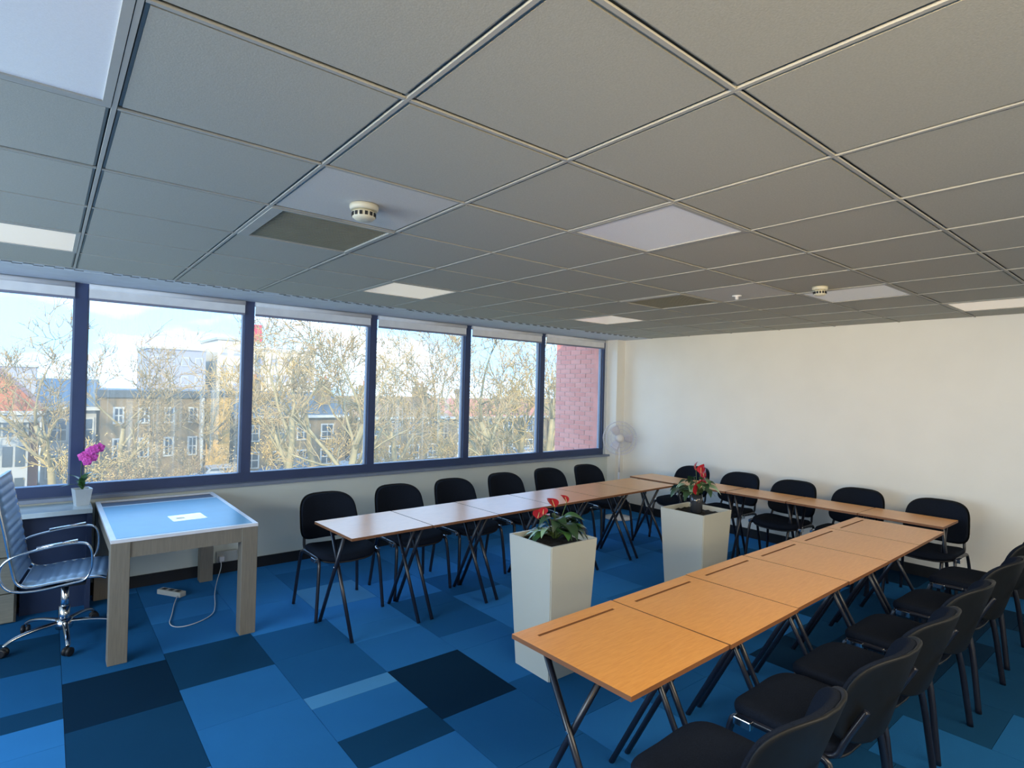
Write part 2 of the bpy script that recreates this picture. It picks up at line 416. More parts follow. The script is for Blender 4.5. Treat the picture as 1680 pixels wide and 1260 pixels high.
# ------------------------------------------------------------------ windows
MU = [-3.02, -1.775, -.53, .715, 1.958, 3.185, 4.402, 5.64]
YG = 4.93
for n in range(7):
    a, b_ = MU[n], MU[n+1]; w = .040
    r = bpy.data.objects.new('window_%d' % (n+1), None); COL.objects.link(r); r['kind'] = 'structure'; r.location = ((a+b_)/2, YG, .79); r.empty_display_size = .1
    cx = (a+b_)/2
    def loc(x): return x-cx
    fr = B().box(loc(a), -.045, .0, loc(b_), .035, .085, M['frame'])
    fr.box(loc(a), -.045, 1.64, loc(b_), .035, H-.79+.0, M['frame'])
    fr.box(loc(a), -.05, .085, loc(a)+w, .035, 1.64, M['frame']); fr.box(loc(b_)-w, -.05, .085, loc(b_), .035, 1.64, M['frame'])
    fr.box(loc(a)+w, -.02, .085, loc(a)+w+.012, .03, 1.64, M['framelight']); fr.box(loc(b_)-w-.012, -.02, .085, loc(b_)-w, .03, 1.64, M['framelight'])
    obj('window_frame', fr, parent=r)
    obj('pane', B().box(loc(a)+w+.004, .0, .075, loc(b_)-w-.004, .006, 1.65), M['glass_streak' if n in (2, 4) else 'glass'], r)
struct('wall_end_post', B().box(5.64, 4.87, .79, X1, 4.965, H-.005), M['reveal'])
struct('wall_outer_post', B().box(5.66, 4.965, .79, X1, 5.11, H-.005), M['brick_pink'])
place = ['above the window far left, mostly out of view', 'over the leftmost window, with the red house',
         'over the streaky window behind the desk and orchid', 'over the third window from the left, above the first chairs',
         'over the streaky fourth window from the left', 'over the fifth window, showing the bare trunk', 'over the last window with the red brick wing']
for n in range(7):
    a, b_ = MU[n]+.045, MU[n+1]-.045
    t = thing('roller_blind', 'pale roller blind ' + place[n], 'blind', ((a+b_)/2, 4.865, 2.33), 0, 'roller blinds along the window wall')
    hw = (b_-a)/2
    obj('blind_fabric', B().box(-hw, -.006, .018, hw, -.002, .13), M['blind'], t)
    obj('bottom_bar', B().box(-hw, -.013, 0, hw, .003, .020, bev=.003), M['blindbar'], t)
    ho = obj('head_roll', B().tube([(-hw, .0, .112), (hw, .0, .112)], .022, 12), M['blind'], t)

# ------------------------------------------------------------------ ceiling fittings
def lit(name, col, e, k):  # diffuser with a faint glow added to brighten it
    m = mat(name, col, .3, spec=.6, noise=(300, .04, (1, 1, 1))); b = m.node_tree.nodes['Principled BSDF']
    b.inputs['Emission Color'].default_value = (*e, 1); b.inputs['Emission Strength'].default_value = k; return m
M['lit_warm'] = lit('dimly_lit_cream_diffuser', (.86, .84, .78), (1, .84, .66), .22)
M['lit_cool'] = lit('dimly_lit_diffuser', (.86, .88, .92), (.8, .88, 1), .02)
def ceiling_light(i, j, label):
    t = thing('ceiling_light', label, 'light', ((i+.5)*T, (j+.5)*T, H), 0, 'recessed ceiling light panels')
    h = .292
    b = B().box(-h, -h, -.003, h, -h+.02, .018).box(-h, h-.02, -.003, h, h, .018).box(-h, -h+.02, -.003, -h+.02, h-.02, .018).box(h-.02, -h+.02, -.003, h, h-.02, .018)
    obj('frame', b, M['rail'], t)
    obj('diffuser', B().box(-h+.02, -h+.02, .002, h-.02, h-.02, .012), M['lit_warm' if j == 5 or i == 8 else 'lit_cool'], t)
LL_ = {(-2, 1): 'large square ceiling light panel in the top left corner of the photo', (2, 1): 'square bluish ceiling light panel, the nearest in the middle of the ceiling',
       (6, 1): 'square ceiling light panel beside the far smoke detector', (-2, 5): 'ceiling light panel at the left edge just above the windows',
       (2, 5): 'cream ceiling light panel above the third window from the left', (6, 5): 'far ceiling light panel near the room corner by the last window',
       (8, 0): 'ceiling light panel at the right edge close to the white wall'}
for k, v in LL_.items(): ceiling_light(k[0], k[1], v)
def ceiling_vent(i, j, label):
    t = thing('ceiling_vent', label, 'vent', ((i+.5)*T, (j+.5)*T, H), 0, 'ceiling air vents')
    h = .292
    b = B().box(-h, -h, -.006, -h+.05, h, .018).box(h-.02, -h, -.006, h, h, .018).box(-h+.05, -h, -.006, h-.02, -h+.012, .018).box(-h+.05, h-.015, -.006, h-.02, h, .018)
    obj('frame', b, M['rail'], t)
    gr = obj('grille', B().box(-h+.05, -h+.012, .010, h-.02, h-.015, .018), M['vent'], t)
    b = B()
    for q in range(26):
        y = -h+.018+q*.0213; b.box(-h+.05, y, .001, h-.02, y+.010, .010)
    obj('slat', b, M['vent'], gr)['kind'] = 'stuff'
ceiling_vent(0, 3, 'square grey louvred ceiling vent next to the near smoke detector')
ceiling_vent(5, 3, 'small-looking grey ceiling vent far off near the white wall')
def detector(x, y, label, r=.055):
    t = thing('smoke_detector', label, 'smoke detector', (x, y, H), 0, 'smoke detectors')
    obj('base', B().lathe([(r, 0), (r, -.014), (r*.92, -.024)], n=28), M['cream'], t)
    obj('sensor_head', B().lathe([(r*.62, -.024), (r*.80, -.030), (r*.80, -.052), (r*.60, -.062), (r*.2, -.064)], n=28), M['cream'], t)
    b = B()
    for q in range(14):
        a = q*2*PI/14; b.box(-.006, -.0025, -.050, .006, .0025, -.034, mtx=Matrix.Rotation(a, 4, 'Z') @ Matrix.Translation((r*.80, 0, 0)) @ Matrix.Rotation(PI/2, 4, 'Z'))
    obj('vent_slot', b, M['black'], t)['kind'] = 'stuff'
detector(.30, 1.52, 'round cream smoke detector on the near pale tile', .060)
detector(3.43, .96, 'round cream smoke detector on the far right of the ceiling', .050)
t = thing('sprinkler_head', 'tiny white sprinkler disc beside the far ceiling vent', 'sprinkler', (3.38, 1.55, H))
obj('disc', B().lathe([(.035, 0), (.035, -.006), (.012, -.010), (.012, -.03), (.004, -.03)], n=16), M['whiteplastic'], t)

# ------------------------------------------------------------------ chairs
def make_chair():
    t = thing('stacking_chair', 'x', 'chair')
    def seatfn(u, v, k):
        z = .447 + k - .10*max(0, (v-.10))**1.0*max(0, v-.10)/.12 + .02*(u/.23)**2 - .012
        return (u, v+.01, z)
    obj('seat', B().pad(.465, .43, .050, seatfn, e=4.2, n=40), M['fabric'], t)
    obj('seat_pan', B().pad(.455, .42, .016, lambda u, v, k: (seatfn(u, v, k)[0], seatfn(u, v, k)[1], seatfn(u, v, k)[2]-.030), e=4.2, n=32), M['black'], t)
    def backfn(off):
        def f(u, v, k):
            y = -.300 - .27*v - .2*v*abs(v) + .095*abs(u/.23)**2.4 + off
            return (u, y - k*-1, .650+v)
        return f
    obj('backrest', B().pad(.455, .330, .034, backfn(.004), e=3.8, n=44, taper=.055), M['fabric'], t)
    obj('back_shell', B().pad(.475, .350, .016, backfn(-.017), e=3.7, n=44, taper=.055), M['shell'], t)
    for s in (-1, 1):
        obj('leg', B().tube(smooth([(s*.262, .225, 0), (s*.236, .195, .40), (s*.228, .16, .430), (s*.228, .0, .432)], 2), .015, 8, flat=.8), M['blackmetal'], t)
        obj('leg', B().tube(smooth([(s*.262, -.235, 0), (s*.232, -.19, .40), (s*.228, -.15, .430), (s*.228, 0, .432)], 2), .015, 8, flat=.8), M['blackmetal'], t)
        obj('back_upright', B().tube(smooth([(s*.206, -.06, .418), (s*.206, -.19, .425), (s*.200, -.215, .50), (s*.17, -.275, .62)], 2), .011, 8), M['blackmetal'], t)
        c = obj('linking_clip', B().box(min(s*.232, s*.262), .095, .408, max(s*.232, s*.262), .165, .440, bev=.003), M['chrome'], t)
        c['label'] = 'chrome linking clip'
    obj('seat_frame', B().tube([(-.228, .14, .418), (.228, .14, .418)], .010, 8).tube([(-.228, -.13, .418), (.228, -.13, .418)], .010, 8), M['blackmetal'], t)
    return t
chair0 = make_chair(); used = [False]
def chair(x, y, rz, label, group):
    rz += random.uniform(-.03, .03)
    if not used[0]:
        chair0.location = (x, y, 0); chair0.rotation_euler = (0, 0, rz); chair0['label'] = label; chair0['group'] = group; used[0] = True
        return chair0
    return dup(chair0, (x, y, 0), rz, label, group)
gw = 'black chairs along the window wall'
ord6 = ['first', 'second', 'third', 'fourth', 'fifth', 'sixth']
wl = ['black chair at the free left end of the window desk row, legs in view',
      'second black chair from the left under the windows, behind the joined desks',
      'third black chair from the left under the windows, behind the joined desks',
      'fourth black chair from the left under the windows, behind the joined desks',
      'fifth black chair from the left under the windows, behind the front planter',
      'black chair nearest the pedestal fan, last of those under the windows']
for (x, y), l in zip(((1.065, 3.50), (1.72, 3.55), (2.335, 3.57), (3.00, 3.62), (3.665, 3.66), (4.29, 3.66)), wl):
    chair(x, y, PI, l, gw)
gr = 'black chairs along the white wall'
rl = ['black chair at the white wall hidden behind the far planter flowers', 'second black chair from the corner at the white wall, right of the flowers',
      'middle black chair of the row at the white wall', 'fourth black chair from the corner at the white wall', 'black chair at the right end of the white wall row']
for y, x, l in zip((3.17, 2.575, 1.95, 1.37, .735), (5.08, 5.09, 5.03, 5.09, 5.07), rl): chair(x, y, PI/2, l, gr)
gn = 'black chairs at the near orange desks'
nl = ['nearest black chair, cut off by the bottom edge of the photo', 'second nearest black chair seen from behind at the near desk row',
      'third black chair from the camera at the near desk row', 'fourth black chair from the camera at the near desk row',
      'black chair at the right edge of the photo, set apart from the four before it', 'furthest black chair of the near desk row, only legs at the right edge']
for x, l in zip((1.02, 1.66, 2.18, 2.80, 3.51, 4.30), nl): chair(x, .26+random.uniform(-.015, .015), 0, l, gn)

# ------------------------------------------------------------------ folding exam desks
def make_desk(w, d, label, groove=True):
    t = thing('folding_desk', label, 'desk')
    h = .71; th = .018; x, y = w/2, d/2
    gy0, gy1, gx = y-.085, y-.070, x-.075      # pen groove near the far (+y) edge
    b = B(); top, ed = M['laminate'], M['edge']
    # frame of faces around the groove
    P = lambda px, py, pz: (px, py, pz)
    z1, z0, zg = h, h-th, h-.006
    if not groove: b.quad([P(-x, -y, z1), P(x, -y, z1), P(x, y, z1), P(-x, y, z1)], top)
    for (a, c, e, f) in () if not groove else ((-x, -y, x, gy0), (-x, gy1, x, y), (-x, gy0, -gx, gy1), (gx, gy0, x, gy1)):
        b.quad([P(a, c, z1), P(e, c, z1), P(e, f, z1), P(a, f, z1)], top)
    if groove: b.quad([P(-gx, gy0, zg), P(gx, gy0, zg), P(gx, gy1, zg), P(-gx, gy1, zg)], ed)
    for p, q in () if not groove else (((-gx, gy0), (gx, gy0)), ((gx, gy0), (gx, gy1)), ((gx, gy1), (-gx, gy1)), ((-gx, gy1), (-gx, gy0))):
        b.quad([P(*p, zg), P(*q, zg), P(*q, z1), P(*p, z1)], ed)
    for p, q in (((-x, -y), (x, -y)), ((x, -y), (x, y)), ((x, y), (-x, y)), ((-x, y), (-x, -y))):
        b.quad([P(*p, z0), P(*q, z0), P(*q, z1), P(*p, z1)], ed)
    b.quad([P(-x, -y, z0), P(x, -y, z0), P(x, y, z0), P(-x, y, z0)], ed)
    bmesh.ops.remove_doubles(b.bm, verts=b.bm.verts, dist=.0002)
    obj('desktop', b, parent=t)
    ff, ft = .235*d/.6 if d < .5 else .235, .13*d/.6 if d < .5 else .13
    for s in (-1, 1):
        lx = s*(x-.030); lx2 = s*(x-.052)
        obj('leg', B().tube([(lx, -ff, 0), (lx, ft, h-th-.004)], .013, 8), M['blackmetal'], t)
        obj('leg', B().tube([(lx2, ff, 0), (lx2, -ft, h-th-.004)], .013, 8), M['blackmetal'], t)
        zc = (h-th)*ff/(ff+ft); obj('pivot_bolt', B().tube([(min(lx, lx2)-.014, 0, zc), (max(lx, lx2)+.014, 0, zc)], .006, 8), M['chrome'], t)
    q = x-.052; r_ = x-.03
    obj('crossbar', B().tube([(-r_, ft, h-th-.012), (r_, ft, h-th-.012)], .011, 8), M['blackmetal'], t)
    obj('crossbar', B().tube([(-q, -ft, h-th-.012), (q, -ft, h-th-.012)], .011, 8), M['blackmetal'], t)
    obj('rail_bracket', B().box(-x+.02, -y+.06, h-th-.010, -x+.06, y-.06, h-th).box(x-.06, -y+.06, h-th-.010, x-.02, y-.06, h-th), M['blackmetal'], t)
    return t
PW = .628
def row(n, p0, ang, rz, proto, labels, group):
    for k in range(n):
        c = Vector(p0)+Vector((math.cos(ang), math.sin(ang), 0))*(PW*(k+.5))
        if k == 0: proto.location = c; proto.rotation_euler = (0, 0, rz); proto['label'] = labels[0]; proto['group'] = group
        else: dup(proto, c+Vector((0, random.uniform(-.004, .004), 0)), rz+random.uniform(-.006, .006), labels[k], group)
an = math.atan2(.075, 3.77)
d1 = make_desk(.620, .600, 'x')
row(6, (.762, .722, 0), an, an, d1, ['orange wooden folding desk at the near end of the front row, black legs in view', 'second orange folding desk from the camera in the front row',
    'third orange folding desk from the camera in the front row', 'fourth orange folding desk from the camera in the front row',
    'fifth orange folding desk from the camera in the front row', 'last orange folding desk of the front row, near the white wall'], 'folding desks of the front row')
aw = math.atan2(.155, 3.81)
d2 = make_desk(.620, .600, 'x', False)
row(6, (.815, 3.05, 0), aw, aw+PI, d2, ['folding desk at the free left end of the window row, white with reflected sky', 'second folding desk from the left in the window row',
    'third folding desk from the left in the window row', 'fourth folding desk from the left in the window row, behind the front planter',
    'fifth folding desk from the left in the window row, behind the red flowers', 'window row folding desk at the corner, next to the fan'], 'folding desks of the window row')
d3 = make_desk(.605, .42, 'x', False)
PW = .612
row(5, (4.93, .54, 0), PI/2+.016, PI/2, d3, ['narrow orange folding desk at the right end of the white wall row', 'second narrow folding desk from the right along the white wall',
    'middle narrow folding desk of the white wall row', 'fourth narrow folding desk from the right along the white wall, right of the far planter',
    'narrow folding desk of the white wall row in the far corner by the fan'], 'folding desks along the white wall')

# ------------------------------------------------------------------ planters and flowers
def planter(x, y, label, h=.80, wt=.39, wb=.31, rz=0):
    t = thing('planter', label, 'planter', (x, y, 0), rz, 'tall white planters')
    b = B(); hv = lambda w, z: [(-w/2, -w/2, z), (w/2, -w/2, z), (w/2, w/2, z), (-w/2, w/2, z)]
    rings = [hv(wb, 0), hv(wt, h), hv(wt-.026, h), hv(wt-.04, h-.20)]
    V = [[b.bm.verts.new(p) for p in r] for r in rings]
    for A, C in zip(V, V[1:]):
        for k in range(4): b.bm.faces.new((A[k], A[(k+1) % 4], C[(k+1) % 4], C[k]))
    b.bm.faces.new(V[0]); b.bm.faces.new(V[-1])
    es = [e for e in b.bm.edges if abs(e.verts[0].co.z-e.verts[1].co.z) > .3]
    bmesh.ops.bevel(b.bm, geom=es, offset=.006, segments=2, affect='EDGES')
    obj('body', b, M['planter'], t)
    b = B(); n = 12; g = (wt-.030)/n; zz = {}
    for i in range(n+1):
        for j in range(n+1): zz[i, j] = b.bm.verts.new((-(wt-.03)/2+i*g, -(wt-.03)/2+j*g, h-.035+random.uniform(-.006, .006)))
    for i in range(n):
        for j in range(n): b.bm.faces.new((zz[i, j], zz[i+1, j], zz[i+1, j+1], zz[i, j+1]))
    obj('soil', b, M['soil'], t)
    return t
planter(1.735, 1.815, 'tapered white planter nearest the camera, between desk rows, with red flowers')
planter(3.262, 1.795, 'tapered white planter further back, with dark vase of red flowers')

def leaf_mesh(l, w, curl=.35, heart=True, m=None, fold=.15):
    b = B(); n = 10; rows = []
    for i in range(n+1):
        t = i/n
        ww = w*(math.sin(PI*min(1, t**.62))**.85)*(1 if not heart else (1.05-.15*t))/2 if 0 < t < 1 else 0.001
        y = l*t; z = -curl*l*t*t + .12*l*math.sin(PI*t)
        rows.append([b.bm.verts.new((s*ww, y - (l*.10*(1-t)**4 * abs(s) if heart else 0), z+abs(s)*ww*fold)) for s in (-1, -.5, 0, .5, 1)])
    for A, C in zip(rows, rows[1:]):
        for k in range(4):
            f = b.bm.faces.new((A[k], A[k+1], C[k+1], C[k])); f.smooth = True
    return b
LM = {}
def leaf_of(kind, m):
    k = (kind, m)
    if k not in LM:
        spec = {'big': (.15, .105, .35), 'mid': (.11, .075, .45), 'long': (.17, .05, .6)}[kind]
        me = leaf_mesh(*spec).mesh('leaf', M[m]); LM[k] = me
    return LM[k]
spathe_me = None
def flower_parts(root, base, tip, tilt, az, sc=1.0):
    """an anthurium flower: stem, heart-shaped spathe, spadix"""
    global spathe_me
    mid = ((base[0]*.6+tip[0]*.4), (base[1]*.6+tip[1]*.4), (base[2]+tip[2])/2+.01)
    fl = obj('flower_stem', B().tube(smooth([base, mid, tip], 2), .0022, 5), M['stem'], root)
    if spathe_me is None: spathe_me = leaf_mesh(.085, .085, -.10, True, fold=.35).mesh('spathe', M['red'])
    s = obj('spathe', spathe_me, parent=fl, loc=tip, rot=(tilt, 0, az)); s.scale = (sc, sc, sc)
    d = Matrix.Rotation(az, 4, 'Z') @ Matrix.Rotation(tilt+.6, 4, 'X') @ Vector((0, .045*sc, 0))
    obj('spadix', B().tube([tip, (tip[0]+d.x, tip[1]+d.y, tip[2]+d.z)], [.0035, .0025], 6), M['spadix'], fl)
def plant(name, label, loc, leaves, flowers):
    t = thing(name, label, 'plant', loc)
    for (az, el, ln, kind, m, sc) in leaves:
        tip = (math.cos(az)*ln*math.cos(el), math.sin(az)*ln*math.cos(el), ln*math.sin(el))
        st = obj('leaf_stem', B().tube(smooth([(0.01*math.cos(az), .01*math.sin(az), 0), (tip[0]*.35, tip[1]*.35, tip[2]*.65), tip], 1), .002, 5), M['stem'], t)
        lf = obj('leaf', leaf_of(kind, m), parent=st, loc=tip, rot=(random.uniform(-.35, .25), random.uniform(-.3, .3), az-PI/2)); lf.scale = (sc, sc, sc)
    for (x, y, z, tilt, az, sc) in flowers: flower_parts(t, (x*.15, y*.15, 0), (x, y, z), tilt, az, sc)
    return t
random.seed(21)
# view from the camera: image right is about (+x, -y)
R_ = Vector((.775, -.632, 0)); D_ = Vector((.632, .775, 0))
def rd(a, b): v = R_*a + D_*b; return v.x, v.y
lv = []
azR = math.atan2(R_.y, R_.x)
for k in range(26):
    a = azR + random.uniform(-1.4, 1.4); lv.append((a, random.uniform(.35, 1.2), random.uniform(.07, .17), random.choice(('mid', 'big')), random.choice(('leafdark', 'leafdark', 'leaf')), random.uniform(.7, .95)))
for k in range(11):
    a = azR + PI + random.uniform(-.8, .8); lv.append((a, random.uniform(.3, .9), random.uniform(.05, .12), random.choice(('long', 'mid')), random.choice(('leafpale', 'leaf', 'leafpale')), random.uniform(.7, .95)))
for k in range(7):
    a = random.uniform(0, 2*PI); lv.append((a, random.uniform(.9, 1.4), random.uniform(.08, .15), 'mid', 'leafdark', .8))
for k in range(2): lv.append((azR+random.uniform(-.3, .3), .35, .17, 'mid', 'leafbrown', .6))
fl = []
for (a, b, z, s) in ((-.115, 0, .125, 1.0), (-.085, -.05, .16, .7), (-.01, 0, .20, 1.0), (.07, .03, .225, .75), (-.07, .02, .125, .7)):
    x, y = rd(a, b); fl.append((x, y, z, random.uniform(.1, .6), random.uniform(-1, 1)+azR, s))
plant('anthurium_plant', 'low leafy plant with red waxy flowers growing in the nearest planter', (1.80, 1.86, .765), lv, fl)
lv = []
for k in range(34):
    a = random.uniform(0, 2*PI); lv.append((a, random.uniform(.2, 1.35), random.uniform(.06, .17), random.choice(('mid', 'big')), random.choice(('leafdark', 'leafdark', 'leaf', 'leafpale')), random.uniform(.6, .85)))
fl = []
for (a, b, z, s) in ((-.03, -.09, .03, 1.5), (.03, .0, .18, .9), (.065, .02, .14, .9), (.0, .03, .20, .8), (.04, -.04, .09, .8)):
    x, y = rd(a, b); fl.append((x, y, z, random.uniform(.7, 1.4), random.uniform(-1, 1)+azR-PI/2, s))
plant('anthurium_bouquet', 'bushy bouquet of red waxy flowers standing in the dark vase', (3.28, 1.80, .90), lv, fl)
t = thing('vase', 'short dark glass vase on the soil of the far planter', 'vase', (3.28, 1.80, .762))
obj('body', B().lathe([(.035, 0), (.045, .01), (.048, .10), (.042, .148), (.036, .148), (.034, .02)], n=20), M['vaseglass'], t)

# orchid on the side counter
t = thing('flower_pot', 'square frosted pot on the pale counter in front of the window', 'pot', (-.50, 4.66, .75), .2)
b = B(); n4 = lambda w, z: [b.bm.verts.new(p) for p in ((-w, -w, z), (w, -w, z), (w, w, z), (-w, w, z))]
V = [n4(.040, 0), n4(.055, .125), n4(.048, .125), n4(.042, .10)]
for A, C in zip(V, V[1:]):
    for k in range(4): b.bm.faces.new((A[k], A[(k+1) % 4], C[(k+1) % 4], C[k]))
b.bm.faces.new(V[0]); b.bm.faces.new(V[-1])
obj('body', b, M['potglass'], t)
t = thing('orchid', 'orchid with one cluster of bright magenta flowers in a frosted pot', 'flower', (-.50, 4.66, .85))
sp = obj('flower_spike', B().tube(smooth([(0, 0, 0), (-.01, .0, .14), (-.005, 0, .25), (.03, -.01, .31), (.10, -.03, .33)], 2), .003, 6), M['stem'], t)
petal = leaf_mesh(.042, .042, .1, False).mesh('petal', M['magenta'])
for (x, z) in ((.0, .27), (.035, .29), (.07, .32), (.025, .235), (.06, .26), (.10, .33), (.045, .31)):
    b = B(); f = obj('bloom', B().lathe([(.006, -.004), (.008, 0), (.004, .006)], c=(0, 0, 0), n=8, mtx=Matrix.Rotation(PI/2, 4, 'X')), M['magenta'], t, loc=(x, -.03+random.uniform(-.015, .015), z))
    for q in range(5):
        p = obj('petal', petal, parent=f, rot=(1.2, q*2*PI/5+random.uniform(-.2, .2), random.uniform(-.2, .2)))
        p.rotation_euler = (Matrix.Rotation(q*2*PI/5, 3, 'Y') @ Matrix.Rotation(1.25, 3, 'X')).to_euler()
for k in range(7):
    a = k*2*PI/7+.3; el = random.uniform(.7, 1.3)
    lf = obj('leaf', leaf_of('long', 'leaf'), parent=t, loc=(0, 0, random.uniform(0, .08)), rot=(el, 0, a)); lf.scale = (.8, .8, .8)
lf = obj('twig', B().tube([(.0, 0, .03), (.06, -.01, .08), (.10, -.01, .10)], .0015, 4), M['bark'], t)

# ------------------------------------------------------------------ executive desk
t = thing('glass_top_desk', 'pale wooden desk with blue glass top and square block legs by the window', 'desk', (0, 0, 0))
ax0, ax1, ay0, ay1 = -.41, .42, 3.36, 4.75
for n_, (x, y) in enumerate(((ax0, ay0), (ax1-.10, ay0), (ax0, ay1-.10), (ax1-.10, ay1-.10))):
    obj('leg', B().box(x, y, 0, x+.10, y+.10, .727, bev=.003), M['beech'], t)
obj('apron', B().box(ax0+.1, ay0+.01, .63, ax1-.1, ay0+.035, .727), M['beech'], t)
obj('apron', B().box(ax0+.1, ay1-.035, .63, ax1-.1, ay1-.01, .727), M['beech'], t)
obj('apron', B().box(ax0+.01, ay0+.1, .63, ax0+.035, ay1-.1, .727), M['beech'], t)
obj('apron', B().box(ax1-.035, ay0+.1, .63, ax1-.01, ay1-.1, .727), M['beech'], t)
rim = B().box(ax0, ay0, .727, ax1, ay0+.03, .747).box(ax0, ay1-.03, .727, ax1, ay1, .747).box(ax0, ay0+.03, .727, ax0+.03, ay1-.03, .747).box(ax1-.03, ay0+.03, .727, ax1, ay1-.03, .747)
rim.box(ax0+.03, 4.47, .727, ax1-.03, 4.50, .747)
obj('top_rim', rim, M['whiterim'], t)['label'] = 'white rim around the glass'
obj('glass_panel', B().box(ax0+.03, ay0+.03, .729, ax1-.03, 4.47, .748), M['deskglass'], t)
obj('cable_tray', B().box(ax0+.03, 4.50, .727, ax1-.03, ay1-.03, .738), M['darkpanel'], t)['label'] = 'dark recessed tray at the window end'
t = thing('paper_sheet', 'white sheet of paper with a faint orange print on the blue glass desk', 'paper', (.065, 3.80, .7482), .05)
obj('sheet', B().box(-.105, -.10, 0, .105, .10, .0008), M['paper'], t)  # thin glossy white rectangle lying on the glass
obj('print', B().box(-.07, -.03, .0008, -.02, .01, .0011), M['paperprint'], t)

# counter and drawer cabinet along the window
t = thing('side_counter', 'pale blue-topped side counter with dark front under the orchid', 'counter')
obj('top', B().box(-2.3, 4.47, .715, -.44, 4.80, .75, bev=.002), M['countertop'], t)
obj('end_panel', B().box(-.47, 4.49, 0, -.44, 4.79, .715), M['darkpanel'], t)
obj('back_panel', B().box(-2.3, 4.76, .05, -.47, 4.785, .715), M['darkpanel'], t)
obj('front_panel', B().box(-.84, 4.60, .0, -.47, 4.62, .715), M['darkpanel'], t)
t = thing('drawer_cabinet', 'greyed oak drawer cabinet at the left edge behind the office chair', 'cabinet')
obj('body', B().box(-1.75, 4.50, 0, -.855, 4.755, .712), M['drawerwood'], t)
for z0, z1 in ((.01, .205), (.213, .455), (.463, .705)):
    d = obj('drawer', B().box(-1.74, 4.475, z0, -.865, 4.50, z1, bev=.003), M['drawerwood'], t)
    obj('handle', B().tube([(-1.40, 4.455, z1-.05), (-1.2, 4.455, z1-.05)], .006, 8).tube([(-1.40, 4.455, z1-.05), (-1.40, 4.478, z1-.05)], .005, 6).tube([(-1.2, 4.455, z1-.05), (-1.2, 4.478, z1-.05)], .005, 6), M['chrome'], d)

# ------------------------------------------------------------------ office chair (faces +x before rotation)
t = thing('office_chair', 'chrome framed swivel chair with ribbed blue-grey seat at the glass desk', 'chair', (-.60, 3.98, 0), -.12)
prof = smooth([(.23, .435), (.19, .452), (.0, .445), (-.16, .425), (-.215, .46), (-.235, .54), (-.27, .75), (-.315, .98), (-.335, 1.09)], 2)
prof = [(p[0], p[1]) for p in [(v.x, v.y) for v in [Vector((a[0], a[1], 0)) for a in prof]]]
# cumulative length for ribs
Lc = [0]
for a, b2 in zip(prof, prof[1:]): Lc.append(Lc[-1]+math.hypot(b2[0]-a[0], b2[1]-a[1]))
def at(s):
    for i in range(len(Lc)-1):
        if Lc[i+1] >= s: break
    u = (s-Lc[i])/(Lc[i+1]-Lc[i]); a, b2 = prof[i], prof[i+1]
    d = ((b2[0]-a[0]), (b2[1]-a[1])); ln = math.hypot(*d)
    return a[0]+d[0]*u, a[1]+d[1]*u, -d[1]/ln, d[0]/ln
def rib_sheet(s0, s1):
    b = B(); K = int((s1-s0)/.006); wv = .225; rows = []
    for k in range(K+1):
        s = s0+(s1-s0)*k/K; x, z, nx, nz = at(s); amp = .007*abs(math.sin(PI*(s-s0)/.052))
        # normal points up for the seat and forward for the back
        if nz > 0 or (abs(nz) < .5 and nx > 0): sg = 1
        else: sg = -1
        rows.append([b.bm.verts.new((x+sg*nx*(amp+.004), y, z+sg*nz*(amp+.004))) for y in (-wv, -wv/2, 0, wv/2, wv)] +
                    [b.bm.verts.new((x-sg*nx*(amp+.004), y, z-sg*nz*(amp+.004))) for y in (wv, 0, -wv)])
    for A, C in zip(rows, rows[1:]):
        for k in range(8):
            f = b.bm.faces.new((A[k], A[(k+1) % 8], C[(k+1) % 8], C[k])); f.smooth = True
    b.bm.faces.new(rows[0]); b.bm.faces.new(rows[-1]); return b
obj('seat', rib_sheet(0, .43), M['mesh'], t); obj('backrest', rib_sheet(.45, Lc[-1]), M['mesh'], t)
for s in (-1, 1):
    y = s*.238
    obj('side_rail', B().tube([(p[0], y, p[1]) for p in prof], .011, 8, flat=.8), M['chrome'], t)
    arm = smooth([(.13, y+s*.018, .437), (.16, y+s*.02, .53), (.15, y+s*.02, .66), (.08, y+s*.02, .685), (-.12, y+s*.02, .66), (-.27, y+s*.02, .62), (-.30, y+s*.018, .52), (-.25, y+s*.018, .42), (-.12, y+s*.018, .405), (.05, y+s*.018, .43)], 3, closed=True)
    ar = obj('armrest', B().tube(arm, .010, 8, closed=True, flat=.7), M['chrome'], t)
    obj('arm_pad', B().tube([(.08, y+s*.02, .696), (-.02, y+s*.02, .683), (-.12, y+s*.02, .672)], .014, 8, flat=.5), M['chrome'], ar)
obj('seat_bracket', B().box(-.10, -.2, .395, .12, .2, .41).box(-.09, -.05, .36, .09, .05, .395, bev=.006), M['black'], t)
obj('gas_column', B().tube([(0, 0, .12), (0, 0, .37)], .022, 14).tube([(0, 0, .08), (0, 0, .22)], .030, 14), M['chrome'], t)
base = obj('star_base', B().lathe([(.045, .075), (.05, .09), (.045, .135), (.02, .14)], n=18), M['chrome'], t)
for k in range(5):
    a = k*2*PI/5 + 3.62
    c, s_ = math.cos(a), math.sin(a)
    obj('base_arm', B().tube(smooth([(.03*c, .03*s_, .115), (.16*c, .16*s_, .112), (.27*c, .27*s_, .092), (.315*c, .315*s_, .062)], 2), [.020, .019, .018, .017, .016, .015, .014, .013, .012, .011], 8, flat=.7), M['chrome'], base)
    mt = Matrix.Translation((.315*c, .315*s_, .028)) @ Matrix.Rotation(a+PI/2+.7, 4, 'Z') @ Matrix.Rotation(PI/2, 4, 'X')
    obj('caster', B().lathe([(.02, -.024), (.027, -.020), (.027, -.006), (.012, -.004), (.012, .004), (.027, .006), (.027, .020), (.02, .024)], n=16, mtx=mt), M['black'], base)

